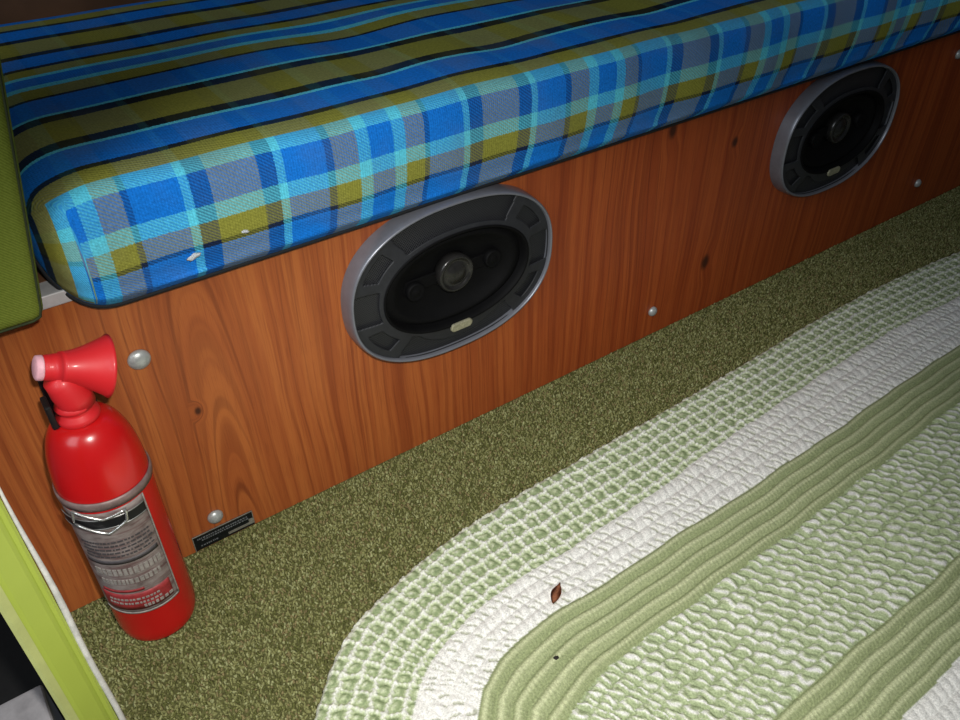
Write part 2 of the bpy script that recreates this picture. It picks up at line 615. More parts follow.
# ------------------------------------------------------------------ plaid seat cushion
def cushion():
    prof = [(0.06, 0.3222), (0.012, 0.3224), (-0.0005, 0.3224), (-0.0050, 0.3190), (-0.0060, 0.307), (-0.0070, 0.2998),   # under and lip
            (-0.0135, 0.3030), (-0.0250, 0.3135), (-0.0270, 0.3235), (-0.0305, 0.3330), (-0.0325, 0.343), (-0.0338, 0.356), (-0.0340, 0.370),
            (-0.0337, 0.384), (-0.0318, 0.3935), (-0.0270, 0.3995), (-0.0195, 0.4028), (-0.010, 0.4045), (0.01, 0.4055), (0.04, 0.4062),
            (0.10, 0.4070), (0.20, 0.4075), (0.30, 0.4070), (0.37, 0.4060), (0.40, 0.4045), (0.415, 0.399), (0.424, 0.385), (0.427, 0.36), (0.425, 0.335), (0.415, 0.3225), (0.30, 0.3222), (0.15, 0.3222)]
    P = np.array(prof)
    seg = np.linalg.norm(np.diff(P, axis=0), axis=1)
    # dense resample of lip, front and top
    out = []
    for i in range(len(P) - 1):
        stp = 0.0022 if 3 <= i <= 17 else 0.0045
        k = max(1, int(math.ceil(seg[i] / stp)))
        for j in range(k):
            out.append(P[i] + (P[i + 1] - P[i]) * j / k)
    k = 12
    for j in range(k):
        out.append(P[-1] + (P[0] - P[-1]) * j / k)
    Q = np.array(out)
    # light smoothing
    for _ in range(2):
        Q = (np.roll(Q, 1, 0) + 2 * Q + np.roll(Q, -1, 0)) / 4
    lip = int(np.argmin(Q[:, 1]))
    nj = len(Q)
    y0, z0 = Q[:, 0], Q[:, 1]
    x0, x1 = 0.033, 1.78
    a = np.linspace(0, 1, 46)
    xs = np.concatenate([x0 + 0.09 * (1 - np.cos(a * PI / 2)), np.arange(x0 + .0925, 1.36, 0.0026), np.arange(1.362, x1 - .06, 0.008), x1 - .05 * (1 - np.sin(np.linspace(0, 1, 16) * PI / 2))])
    ni = len(xs)
    Xg = np.repeat(xs[:, None], nj, 1)
    Yg = np.repeat(y0[None], ni, 0)
    Zg = np.repeat(z0[None], ni, 0)

    def kf(s, r, e):
        s = np.clip(s / r, 0, 1)
        return (1 - (1 - s) ** e) ** (1 / e)
    sl = Xg - x0
    sr = x1 - Xg
    kt = kf(sl, 0.058, 2.5) * kf(sr, 0.05, 2.2)
    kb = kf(sl, 0.048, 2.3) * kf(sr, 0.05, 2.2)
    ky = kf(sl, 0.034, 2.1) * kf(sr, 0.04, 2.2)
    zc = 0.362
    Z = np.where(Zg > zc, zc + (Zg - zc) * kt, zc + (Zg - zc) * kb)
    fr = np.clip((0.05 - Yg) / 0.09, 0, 1)
    Y = Yg + 0.050 * (1 - ky) * fr
    # texture coordinates before the soft undulation
    front = (Yg < -0.0195) | ((Zg < 0.395) & (Yg < 0.02))
    V = np.where(front & (Zg < 0.4035), Zg - 0.303, 0.132 + Yg)
    V = np.where((Yg < -0.0195) & (Zg >= 0.395), 0.092 + (Yg + 0.0310) * 1.6, V)
    V = np.where(Yg >= -0.0195, np.where(front, V, 0.132 + Yg), V)
    # wrap-round end: the stripes run down the left end
    endv = 0.0926 + (0.0585 - Xg) * 2.0
    wrap = (Xg < 0.0585) & (Zg > 0.305) & (Yg < 0.1)
    fplane = (Zg < 0.395) & (Yg < -0.0195)
    V = np.where(wrap & fplane, endv, V)
    b_ = np.maximum(endv - 0.0926, 0)
    a_ = np.maximum(0.132 + Yg - 0.0926, 0)
    soft = 0.0926 + (a_ ** 3 + b_ ** 3) ** (1 / 3)
    V = np.where((Xg < 0.0585) & ~fplane & (Yg >= -0.0195) & (Zg > 0.305), soft, V)
    V = np.where((Xg < 0.0585) & (Yg < -0.0195) & (Zg >= 0.395), np.maximum(V, endv), V)
    V = np.maximum(V, 0.0)
    U = np.where(wrap & front, 0.05 + (0.40 - Zg), Xg)
    # soft lumps and puckers
    top = np.clip((Zg - 0.395) / 0.02, 0, 1)
    bu = np.zeros_like(Xg)
    bf = np.zeros_like(Xg)
    for cx, cy, sx, sy, h in ((0.40, 0.03, 0.045, 0.05, .0040), (0.47, 0.05, 0.03, 0.05, -.0035), (0.34, 0.05, .03, .06, -.0030), (0.56, 0.04, .05, .06, .003),
                              (0.66, 0.03, .03, .05, -.0030), (0.24, 0.14, .06, .06, .0030), (0.78, 0.04, .06, .05, .003), (0.15, 0.05, .06, .05, .0012), (0.48, 0.17, .07, .05, .004), (0.37, 0.16, .05, .05, -.004), (0.62, 0.15, .05, .05, -.004)):
        bu += h * np.exp(-((Xg - cx) / sx) ** 2 - ((Yg - cy) / sy) ** 2)
    bu += 0.0012 * np.sin(Xg * 31 + Yg * 12) * np.sin(Xg * 12.3 + 1.0)
    bf += 0.0011 * np.sin(Xg * 27 + 0.6) + 0.0009 * np.sin(Xg * 61 + Zg * 30)
    Z = Z + bu * top * kt
    Y = Y - bf * (1 - top) * (Yg < 0.0) * (Zg > 0.315) * ky
    Vt = np.stack([Xg, Y, Z], -1).reshape(-1, 3)
    o0 = np.array([0.9, 0.2, 0.322])
    me = mesh_np('seat_cushion', Vt - o0, grid_faces(ni, nj, True))
    uvl = me.uv_layers.new(name='UVMap')
    li = np.zeros(len(me.loops), dtype=np.int32)
    me.loops.foreach_get('vertex_index', li)
    uvs = np.stack([U.ravel()[li], V.ravel()[li]], -1).astype(np.float32)
    uvl.data.foreach_set('uv', uvs.ravel())
    o = obj('seat_cushion', me, M['plaid'])
    o.location = o0
    tag(o, 'long blue and olive plaid seat cushion lying on the wood fronted bench', 'cushion')
    G = np.stack([Xg, Y, Z], -1)
    line = G[:, lip, :] + np.array([0, -0.0005, -0.0006])
    pts = []
    last = None
    for p in line:
        if last is None or np.linalg.norm(p - last) > 0.004:
            pts.append(tuple(p - o0))
            last = p
    me = tube_mesh('piping', pts, 0.0024, 8)
    obj('piping', me, M['piping'], o)
    return o


cushion()


# ------------------------------------------------------------------ olive upholstered block at the left
def olive_block():
    bm = bmesh.new()
    # right side leans: x = .0205 at z .3236 -> .050 at z .50
    x0 = -0.34
    zb, zt = 0.3236, 0.62
    sl = (0.0450 - 0.0205) / (0.4672 - 0.3236)
    ya, yb = -0.040, 0.075
    v = [bm.verts.new(p) for p in ((x0, ya, zb), (0.0250, ya, zb), (0.0250 + sl * (zt - zb), ya, zt), (x0, ya, zt),
                                   (x0, yb, zb), (0.0250, yb, zb), (0.0250 + sl * (zt - zb), yb, zt), (x0, yb, zt))]
    for f in ((0, 1, 2, 3), (4, 5, 6, 7), (0, 1, 5, 4), (1, 2, 6, 5), (2, 3, 7, 6), (3, 0, 4, 7)):
        bm.faces.new([v[i] for i in f])
    bmesh.ops.recalc_face_normals(bm, faces=bm.faces)
    bmesh.ops.bevel(bm, geom=list(bm.edges), offset=0.009, segments=5, affect='EDGES', profile=0.55)
    o0 = Vector((-0.15, 0.02, zb))
    for w in bm.verts:
        w.co -= o0
    o = obj('seat_bolster', bm_mesh('seat_bolster', bm, True), M['olive'])
    o.location = o0 + Vector((-0.001, 0, 0))
    tag(o, 'plain olive green upholstered bolster at the left end of the plaid cushion', 'bolster')
    pts = [(0.0240 - 0.15 * 0 - o0.x + sl * k - 0.001, ya - o0.y + 0.0015, k + 0.004) for k in np.linspace(0.006, 0.28, 30)]
    b = [(x - o0.x, ya - o0.y + 0.0015, 0.0016) for x in np.linspace(-0.32, 0.0170, 30)]
    obj('seam', tube_mesh('seam', b + [(0.0220 - o0.x, ya - o0.y + .0015, .0035)] + pts, 0.0009, 6), M['seam'], o)


olive_block()


# ------------------------------------------------------------------ speakers
def sell(a, b, n, k, y):
    out = []
    for i in range(k):
        q = 2 * PI * i / k
        c, s = math.cos(q), math.sin(q)
        out.append((a * math.copysign(abs(c) ** (2 / n), c), y, b * math.copysign(abs(s) ** (2 / n), s)))
    return out


def rings_mesh(name, rings, cap_last=False):
    V = np.array(rings)
    ni, nj = V.shape[0], V.shape[1]
    F = grid_faces(ni, nj, True)
    bm = bmesh.new()
    vs = [bm.verts.new(p) for p in V.reshape(-1, 3)]
    for f in F.tolist():
        bm.faces.new([vs[i] for i in f])
    if cap_last:
        bm.faces.new(vs[-nj:])
    return bm_mesh(name, bm, True)


def make_speaker():
    t = empty('speaker')
    A, B, n, K = 0.1200, 0.0850, 2.35, 112
    # bezel: sloped side, rounded shoulder, thin front lip
    sec = [(0, 0.0), (.0003, -.008), (.0008, -.0130), (.0014, -.0172), (.0022, -.0184), (.0032, -.0187), (.0041, -.0180), (.0045, -.0160), (.0047, -.0120), (.0048, -.0010)]
    obj('trim_ring', rings_mesh('trim_ring', [sell(A - d, B - d, n, K, y) for d, y in sec]), M['bezel'], t)
    # perforated grille: recessed annulus
    ia, ib = A - .0045, B - .0045
    oa, ob = 0.0850, 0.0520          # inner opening
    nr, nt = 56, 400

    def strut(q, f):
        # 4 corner struts, wider outwards
        best = 0
        for c in (33, 147, 213, 327):
            d = abs((math.degrees(q) - c + 180) % 360 - 180)
            w = 16 + 4 * f
            best = max(best, 1 - min(1, max(0, (d - w) / 3.0)))
            if d < w - 9 and 0.34 < f < 0.74:
                best = min(best, max(0.0, 0.0))
                return 0.0
        return best
    verts, fr = [], []
    R = []
    for i in range(nr):
        f = i / (nr - 1)
        a = oa + (ia - oa) * f
        b = ob + (ib - ob) * f
        ring = []
        for k in range(nt):
            q = 2 * PI * k / nt
            c, s = math.cos(q), math.sin(q)
            nn = 2.15 + 0.3 * f
            x = a * math.copysign(abs(c) ** (2 / nn), c)
            z = b * math.copysign(abs(s) ** (2 / nn), s)
            dome = -.0128 - .0042 * (1 - f) ** 1.5
            ring.append((x, dome + .0022, z))
        R.append(ring)
    obj('grille', rings_mesh('grille', R), M['mesh'], t)
    # raised frame over the grille: rim at outside, rim round the opening, corner struts with slots
    V = np.array(R)
    H = np.zeros((nr, nt))
    for i in range(nr):
        f = i / (nr - 1)
        for k in range(nt):
            q = math.atan2(V[i, k, 2] / ib, V[i, k, 0] / ia)
            h = strut(q, f)
            # the opening's rim swells over the badge
            rimw = 0.17
            if f < rimw:
                h = 1
            if f > 0.95:
                h = 1
            d = abs((math.degrees(q) + 90 + 180) % 360 - 180)
            if d < 34 and f < 0.17 + 0.40 * (1 - (d / 34) ** 2):
                h = 1
            H[i, k] = h
    F = []
    for i in range(nr - 1):
        for k in range(nt):
            k2 = (k + 1) % nt
            if min(H[i, k], H[i, k2], H[i + 1, k], H[i + 1, k2]) > 0.5:
                F.append((i * nt + k, i * nt + k2, (i + 1) * nt + k2, (i + 1) * nt + k))
    bm = bmesh.new()
    W = V.copy()
    W[:, :, 1] -= 0.0022
    vs = [bm.verts.new(p) for p in W.reshape(-1, 3)]
    for f in F:
        bm.faces.new([vs[i] for i in f])
    bmesh.ops.delete(bm, geom=[v for v in bm.verts if not v.link_faces], context='VERTS')
    bmesh.ops.recalc_face_normals(bm, faces=bm.faces)
    ret = bmesh.ops.extrude_face_region(bm, geom=list(bm.faces))
    for v in ret['geom']:
        if isinstance(v, bmesh.types.BMVert):
            v.co.y -= 0.0021
    for _ in range(4):
        bmesh.ops.smooth_vert(bm, verts=bm.verts, factor=0.35, use_axis_x=True, use_axis_y=True, use_axis_z=True)
    obj('grille_frame', bm_mesh('grille_frame', bm, True), M['frame'], t)
    # inner lip going back, then the cone
    sec = [(0.0, -.0195), (.0012, -.0205), (.0030, -.0195), (.0045, -.0150), (.0055, -.0110)]
    obj('opening_lip', rings_mesh('opening_lip', [sell(oa + .001 - d, ob + .001 - d, 2.15, 96, y) for d, y in sec]), M['cone'], t)
    sec = [(1.0, -.0105), (.95, -.0125), (.90, -.0135), (.85, -.0125), (.80, -.0095), (.60, -.0055), (.40, -.0030), (.2, -.0022), (0.05, -.002)]
    obj('cone', rings_mesh('cone', [sell((oa - .004) * s, (ob - .004) * s, 2.15, 96, y) for s, y in sec], True), M['cone'], t)
    # centre tweeter housing
    tw = lathe_mesh('tweeter', [(.0205, .003), (.0205, .0135), (.0190, .0150), (.0168, .0150), (.0158, .0130), (.0130, .0125), (.0105, .0140), (.0060, .0158), (0, .0164)], 40)
    tw.transform(Matrix.Rotation(PI / 2, 4, 'X') @ Matrix.Identity(4))
    tw.transform(Matrix.Translation((0.0, 0, 0.004)))
    obj('tweeter', tw, M['tweeter'], t)
    for sx in (-1, 1):
        s_ = lathe_mesh('small_tweeter', [(.0100, .003), (.0100, .0125), (.0088, .0138), (.0070, .0125), (.0040, .0135), (0, .0145)], 28)
        s_.transform(Matrix.Translation((sx * .046, 0, 0.004 * (1 if sx > 0 else -0.3))) @ Matrix.Rotation(PI / 2, 4, 'X'))
        obj('small_tweeter', s_, M['cone'], t)
    # bridge across
    bm = bmesh.new()
    add_box(bm, -0.060, 0.060, -.0075, -.0055, -0.004, 0.010, .001, 2)
    obj('bridge', bm_mesh('bridge', bm), M['cone'], t)
    # badge: capsule
    bm = bmesh.new()
    ring = []
    L, r = .0085, .0048
    for k in range(28):
        q = 2 * PI * k / 28
        ring.append(((L if math.cos(q) > 0 else -L) + r * math.cos(q), 0, r * math.sin(q)))
    v0 = [bm.verts.new(p) for p in ring]
    v1 = [bm.verts.new((p[0] * .98, -.0016, p[2] * .95)) for p in ring]
    v2 = [bm.verts.new((p[0] * .9, -.0022, p[2] * .78)) for p in ring]
    for a_, b_ in ((v0, v1), (v1, v2)):
        for k in range(28):
            bm.faces.new((a_[k], a_[(k + 1) % 28], b_[(k + 1) % 28], b_[k]))
    bm.faces.new(v0)
    bm.faces.new(v2)
    me = bm_mesh('badge', bm)
    me.transform(Matrix.Translation((0.0, -.0198, -ob - .0020)))
    bo = obj('badge', me, M['badge'], t)
    return t


def copy_tree(o, parent=None):
    c = o.copy()
    C.objects.link(c)
    c.parent = parent
    for ch in list(o.children):
        copy_tree(ch, c)
    return c


sp = make_speaker()
sp.location = (0.3785, -0.0003, 0.2138)
tag(sp, 'large oval black speaker with grey trim ring, nearer the fire extinguisher', 'speaker', 'oval speakers in the wood panel')
s2 = copy_tree(sp)
s2.location = (0.991, -0.0003, 0.2138)
tag(s2, 'oval black speaker farther along the wood panel, in shadow at upper right', 'speaker', 'oval speakers in the wood panel')


# ------------------------------------------------------------------ fire extinguisher
EX = Vector((0.0195, -0.0485, 0.003))
ext = empty('fire_extinguisher', EX)
tag(ext, 'small red fire extinguisher standing on the carpet against the wood panel', 'fire extinguisher')
Rb = 0.0345
prof = [(0.0, 0.002), (0.024, 0.002), (0.029, 0.0), (0.0318, 0.0008), (0.0332, 0.004), (0.0340, 0.010), (Rb, 0.016), (Rb, 0.09), (Rb, 0.182)]
for k in range(1, 15):
    q = PI / 2 * k / 14
    prof.append((0.0100 + (Rb - 0.0100) * math.cos(q) ** 0.75, 0.182 + 0.059 * math.sin(q)))
prof += [(0.0100, 0.244), (0, 0.244)]
obj('cylinder', lathe_mesh('cylinder', prof, 96), M['red'], ext)


def cyl_patch(name, a0, a1, z0, z1, r, m, parent, na=40, nz=24, edge=0.0):
    """curved patch standing just off the cylinder; angles from -Y towards +X, degrees"""
    vs, fs = [], []
    for lay, rr in ((0, r), (1, r - 0.0006)):
        for i in range(na + 1):
            a = math.radians(a0 + (a1 - a0) * i / na)
            for j in range(nz + 1):
                z = z0 + (z1 - z0) * j / nz
                vs.append((rr * math.sin(a), -rr * math.cos(a), z))
    N = (na + 1) * (nz + 1)
    f = grid_faces(na + 1, nz + 1).tolist()
    fs += f
    fs += [[i + N for i in q][::-1] for q in f]
    bm = bmesh.new()
    bv = [bm.verts.new(v) for v in vs]
    for q in fs:
        bm.faces.new([bv[i] for i in q])
    per = [i * (nz + 1) for i in range(na + 1)] + [na * (nz + 1) + j for j in range(1, nz + 1)] + \
          [i * (nz + 1) + nz for i in range(na - 1, -1, -1)] + [j for j in range(nz - 1, 0, -1)]
    for a_, b_ in zip(per, per[1:] + per[:1]):
        bm.faces.new([bv[a_], bv[b_], bv[b_ + N], bv[a_ + N]])
    return obj(name, bm_mesh(name, bm, True), m, parent)


lab = cyl_patch('label', -84, 33, 0.047, 0.172, Rb + .0004, M['label'], ext)
cyl_patch('label_border', -80, 33.4, 0.0465, 0.0485, Rb + .0008, M['label_pale'], lab, 40, 1)
cyl_patch('label_border', 32.6, 34.4, 0.0465, 0.172, Rb + .0008, M['label_pale'], lab, 2, 20)
cyl_patch('label_panel', -72, 26, 0.052, 0.073, Rb + .0008, M['label_red'], lab, 30, 4)
cyl_patch('label_panel', -66, -8, 0.0755, 0.0785, Rb + .0009, M['label_red'], lab, 24, 1)
cyl_patch('label_panel', -72, 28, 0.112, 0.1165, Rb + .0008, M['label_dark'], lab, 24, 1)


def dashes(name, lines, r, m, parent):
    bm = bmesh.new()
    for z, h, a0, a1, wmin, wmax in lines:
        a = a0
        while a < a1:
            w = random.uniform(wmin, wmax)
            q0, q1 = math.radians(a), math.radians(a + w)
            p = [(r * math.sin(q), -r * math.cos(q), zz) for q, zz in ((q0, z), (q1, z), (q1, z + h), (q0, z + h))]
            p2 = [((r - .0008) * math.sin(q), -(r - .0008) * math.cos(q), zz) for q, zz in ((q0, z), (q1, z), (q1, z + h), (q0, z + h))]
            va = [bm.verts.new(x) for x in p]
            vb = [bm.verts.new(x) for x in p2]
            bm.faces.new(va)
            bm.faces.new(vb[::-1])
            for i in range(4):
                bm.faces.new((va[i], va[(i + 1) % 4], vb[(i + 1) % 4], vb[i]))
            a += w + random.uniform(1.2, 2.2)
    return obj(name, bm_mesh(name, bm), m, parent)


dashes('worn_print', [(0.1375 - .0042 * k, .0014, -66 + 2 * (k % 2), 24, 2, 7) for k in range(5)], Rb + .0010, M['label_dark'], lab)
dashes('worn_print', [(0.098, .0075, -64, 22, 3.5, 6), (0.0865, .0055, -60, 20, 3, 5)], Rb + .0010, M['label_pale'], lab)
dashes('worn_print', [(0.065, .0018, -60, 10, 2, 5), (0.060, .0018, -62, 6, 2, 5), (0.0545, .003, -16, 20, 3, 6)], Rb + .0013, M['label_pale'], lab)

# neck collar and valve body
col = [(0.0100, 0.2300), (0.0150, 0.2305), (0.0162, 0.2330), (0.0158, 0.2360), (0.0128, 0.2385), (0.0122, 0.2410), (0.0142, 0.2425), (0.0146, 0.2445), (0.0125, 0.2465), (0.0105, 0.249), (0.0098, 0.262), (0, 0.262)]
obj('collar', lathe_mesh('collar', [(r_ * .95, z_ + .0095) for r_, z_ in col], 48), M['horn'], ext)
# discharge horn lying along +X with its flared mouth to the right
hm = lathe_mesh('horn', [(0.0088, -0.0425), (0.0095, -0.036), (0.0104, -0.0225), (0.0112, -0.0250), (0.0116, -0.019), (0.0128, -0.010), (0.0150, 0.0), (0.0185, 0.0125), (0.0218, 0.0235), (0.0236, 0.0268),
                         (0.0222, 0.0268), (0.0170, 0.012), (0.009, -0.005), (0, -0.008)], 56)
ax = Vector((1.0, 0.0, -0.42)).normalized()
SQ = Matrix.Diagonal((1, 1, 0.62, 1))
rot = Vector((0, 0, 1)).rotation_difference(ax).to_matrix().to_4x4()
hm.transform(Matrix.Translation((0.0140, 0.0015, 0.2800)) @ rot @ SQ)
horn = obj('horn', hm, M['horn'], ext)
hm.transform(Matrix.Identity(4))
cm = lathe_mesh('horn_cap', [(0.0, -0.0505), (0.0072, -0.0503), (0.0088, -0.0490), (0.0091, -0.0435), (0.0090, -0.0424), (0.0, -0.0424)], 40)
cm.transform(Matrix.Translation((0.0140, 0.0015, 0.2800)) @ rot @ SQ)
obj('nozzle_cap', cm, M['pink'], ext)
# elbow that links the neck and the horn
em = tube_mesh('elbow', [(0.002, 0, 0.252), (0.001, 0, 0.260), (-0.001, 0, 0.267), (-0.003, 0.0005, 0.274), (-0.007, 0.001, 0.280)], [0.0132, 0.0130, 0.0124, 0.0112, 0.0085], 20)
obj('elbow', em, M['horn'], ext)
gm = bmesh.new()
add_box(gm, -0.0195, -0.0150, -0.006, 0.010, 0.2405, 0.262, .0015, 2)
add_box(gm, -0.0185, -0.0090, -0.004, 0.008, 0.2385, 0.244, .0012, 2)
obj('trigger', bm_mesh('trigger', gm), M['black'], ext)

# bracket: steel band, dark strap with wire latch, plate on the wood
br = empty('mounting_bracket', (EX.x, -0.001, 0.16))
tag(br, 'steel and black strap bracket holding the red extinguisher to the wood panel', 'bracket')


def ringband(name, z0, z1, r, m, tilt=0.0):
    bm = bmesh.new()
    n = 72
    L = []
    for rr, zz in ((r - .0010, z0), (r, z0), (r + .0003, (z0 + z1) / 2), (r, z1), (r - .0010, z1)):
        L.append([bm.verts.new((rr * math.sin(2 * PI * k / n), -rr * math.cos(2 * PI * k / n) , zz + tilt * math.sin(2 * PI * k / n))) for k in range(n)])
    for i in range(5):
        a_, b_ = L[i], L[(i + 1) % 5]
        for k in range(n):
            bm.faces.new((a_[k], a_[(k + 1) % n], b_[(k + 1) % n], b_[k]))
    o = obj(name, bm_mesh(name, bm, True), m, br)
    o.location = (0, EX.y + 0.001, EX.z - 0.16)
    return o


ringband('steel_band', 0.1745, 0.1830, Rb + .0012, M['band'], -0.001)
st_ = cyl_patch('strap', -84, 30, 0.1565, 0.1660, Rb + .0019, M['black'], br)
st_.location = (0, EX.y + 0.001, EX.z - 0.16)
cyl_patch('strap_edge', -84, 30.5, 0.1656, 0.1666, Rb + .0022, M['steel'], st_, 40, 1)
cyl_patch('strap_edge', -84, 30.5, 0.1558, 0.1568, Rb + .0022, M['steel'], st_, 40, 1)


def on_cyl(a, z, r):
    a = math.radians(a)
    return (r * math.sin(a), -r * math.cos(a) + EX.y + 0.001, z + EX.z - 0.16)


pts = []
cv = [(-50, 0.1790), (-20, 0.1690), (6, 0.1725), (3, 0.1610), (-19, 0.1530), (-55, 0.1645)]
for (a, z), (a2, z2) in zip(cv, cv[1:] + cv[:1]):
    for k in range(5):
        pts.append(on_cyl(a + (a2 - a) * k / 5, z + (z2 - z) * k / 5, Rb + .0045))
obj('wire_latch', tube_mesh('wire_latch', pts, 0.0011, 8, True), M['chrome'], br)
bm = bmesh.new()
add_box(bm, -0.016, 0.0175, -0.0110, 0.0008, -0.02, 0.10, .001, 1)
bp = obj('back_plate', bm_mesh('back_plate', bm), M['black'], br)


# ------------------------------------------------------------------ rug
def rug():
    mC0 = [(0.1051, -0.209), (0.1260, -0.189), (0.1500, -0.1725), (0.1741, -0.1625), (0.2015, -0.1545), (0.2350, -0.1455), (0.2788, -0.1375), (0.3185, -0.1335), (0.3772, -0.1299),
           (0.4391, -0.1288), (0.5053, -0.1271), (0.5783, -0.1259), (0.6558, -0.1239), (0.7176, -0.1213), (0.8014, -0.1180), (0.8864, -0.1138),
           (1.0006, -0.1142), (1.101, -0.1183), (1.2123, -0.1287)]
    ext_r = [(1.30, -0.142), (1.38, -0.17), (1.45, -0.215), (1.50, -0.28), (1.53, -0.37), (1.54, -0.5), (1.53, -0.65), (1.48, -0.80), (1.38, -0.90), (1.2, -0.96), (0.9, -0.98), (0.5, -0.98),
             (0.25, -0.94), (0.12, -0.86), (0.05, -0.74), (0.015, -0.6), (0.010, -0.48), (0.018, -0.40), (0.032, -0.33), (0.052, -0.277), (0.076, -0.240)]
    C0 = np.array(mC0 + ext_r)
    C1 = np.array([(0.1888, -0.244), (0.2146, -0.2328), (0.2538, -0.2245), (0.3097, -0.2185), (0.3631, -0.2180), (0.4225, -0.2173), (0.4861, -0.2150), (0.545, -0.2073), (0.7064, -0.1975), (0.8885, -0.1907), (0.9844, -0.1918), (1.0916, -0.1984)])
    C2 = np.array([(0.2199, -0.2855), (0.2409, -0.2754), (0.2693, -0.2695), (0.3234, -0.2670), (0.3747, -0.2680), (0.4268, -0.268), (0.5446, -0.2680), (0.694, -0.2655), (0.8299, -0.2615), (0.9848, -0.26)])
    C3 = np.array([(0.3508, -0.3326), (0.4678, -0.3319), (0.5769, -0.3300), (0.6937, -0.3275), (0.8899, -0.3190)])
    C4 = np.array([(0.4521, -0.4440), (0.5272, -0.4445), (0.6658, -0.4421)])
    C5 = np.array([(0.5256, -0.5039)])
    # smooth closed outline (Catmull-Rom)
    n = len(C0)
    dense = []
    for i in range(n):
        p0, p1, p2, p3 = C0[i - 1], C0[i], C0[(i + 1) % n], C0[(i + 2) % n]
        for k in range(10):
            s = k / 10
            dense.append(0.5 * ((2 * p1) + (-p0 + p2) * s + (2 * p0 - 5 * p1 + 4 * p2 - p3) * s * s + (-p0 + 3 * p1 - 3 * p2 + p3) * s ** 3))
    D = np.array(dense)
    for _ in range(12):
        D = (np.roll(D, 1, 0) + 2 * D + np.roll(D, -1, 0)) / 4
    A = D
    B = np.roll(D, -1, 0)
    AB = B - A
    L2 = (AB ** 2).sum(1)
    cum = np.concatenate([[0], np.cumsum(np.sqrt(L2))])

    def st(pts):
        S = np.zeros(len(pts))
        T = np.zeros(len(pts))
        for c in range(0, len(pts), 8000):
            p = pts[c:c + 8000]
            w = p[:, None, :] - A[None]
            u = np.clip((w * AB[None]).sum(2) / L2[None], 0, 1)
            d = w - u[..., None] * AB[None]
            d2 = (d ** 2).sum(2)
            k = d2.argmin(1)
            r = np.arange(len(p))
            # inside sign: the outline runs left to right then round clockwise
            cr = AB[k, 0] * w[r, k, 1] - AB[k, 1] * w[r, k, 0]
            T[c:c + 8000] = np.sqrt(d2[r, k]) * np.where(cr < 0, 1, -1)
            S[c:c + 8000] = cum[k] + u[r, k] * np.sqrt(L2[k])
        return S, T

    def interp_T(cpts, S):
        s, t_ = st(cpts)
        o = np.argsort(s)
        return np.interp(S, s[o], t_[o], period=cum[-1])

    def axis(parts):
        o = []
        for a, b, d in parts:
            o.append(np.arange(a, b, d))
        return np.concatenate(o)
    xs = axis([(0.0, 0.06, 0.003), (0.06, 0.72, 0.00125), (0.72, 1.27, 0.0017), (1.27, 1.56, 0.005)])
    ys = axis([(-1.0, -0.61, 0.005), (-0.61, -0.10, 0.00125)])
    X, Y = np.meshgrid(xs, ys, indexing='ij')
    P = np.stack([X.ravel(), Y.ravel()], -1)
    # slight hand-made wander
    wan = 0.0007 * np.sin(P[:, 0] * 37 + P[:, 1] * 11) + 0.0006 * np.sin(P[:, 0] * 83 - P[:, 1] * 21 + 1.2)
    S, T0 = st(P)
    T = T0 + wan
    T1, T2, T3, T4, T5 = (interp_T(c, S) for c in (C1, C2, C3, C4, C5))
    # drop wander back so T=0 still follows the edge
    g = lambda v, s_: np.exp(-(v / s_) ** 2)
    hsh = lambda a, b, k: np.modf(np.abs(np.sin(a * 12.9898 + b * 78.233 + k * 37.719) * 43758.5453))[0]
    nP = len(P)
    H = np.zeros(nP)
    W = np.zeros(nP)          # whiteness of the yarn, plus the light side painted on puffs
    K = np.zeros(nP)          # gaps between stitches, their shade painted into the colour
    jit = 0.0010 * np.sin(S * 190 + T * 260) + 0.0006 * np.sin(S * 410 - T * 330 + 2)
    jt = 0.0010 * np.sin(S * 230 - T * 200 + 1) + 0.0007 * np.sin(S * 520 + T * 150)

    # A: open net of pale ridges over green puffs
    m = (T < T1)
    rows = 5.5
    f = np.clip(T / T1, -0.2, 1) * rows
    c = (S + jit) / 0.0163 + 0.06 * np.sin(f * 2.1)
    fr = f + jt / 0.016
    ri, ci = np.floor(fr), np.floor(c)
    u = fr - ri - .5
    v = c - ci - .5
    eu = 0.5 - np.abs(u)      # distance to the row line
    ev = 0.5 - np.abs(v)
    amp = 0.85 + 0.3 * hsh(ri, ci, 1)
    lu = g(eu, 0.165) * (0.85 + 0.25 * np.sin((S / 0.0042 + ri * .5) * 2 * PI))
    lv = g(ev, 0.15) * (0.8 + 0.25 * np.sin((T / 0.0042) * 2 * PI))
    puff = np.clip(1 - (u / 0.36) ** 2 - (v / 0.36) ** 2, 0, 1) ** .5
    hA = np.maximum(np.maximum(lu, lv * .92), puff * 0.62 * amp) + 0.35 * lu * lv
    wA = np.clip(1.25 * np.maximum(lu, lv * .9) + 0.35 * lu * lv, 0, 1)
    nz = np.sin(P[:, 0] * 2310 + 3 * np.sin(P[:, 1] * 1900)) * np.sin(P[:, 1] * 2570 + 2 * np.sin(P[:, 0] * 1700))
    lit_core = g(np.sqrt((u + .10) ** 2 + (v + .08) ** 2), 0.17)  # pale spot set off-centre, painting a shadow side on each puff
    wA = np.maximum(wA * (0.86 + 0.14 * hsh(ri, ci, 8)), lit_core * 0.66 * amp) + 0.13 * nz
    wA = np.clip(wA, 0.0, 1)
    wA = np.where(f < 0.35, np.maximum(wA, 0.75), wA)
    H = np.where(m, hA * 0.0042, H)
    W = np.where(m, wA, W)

    # B: white band, short slanting stitches
    m = (T >= T1) & (T < T2)
    q = (T - T1) / (T2 - T1) * 4
    ri = np.floor(q)
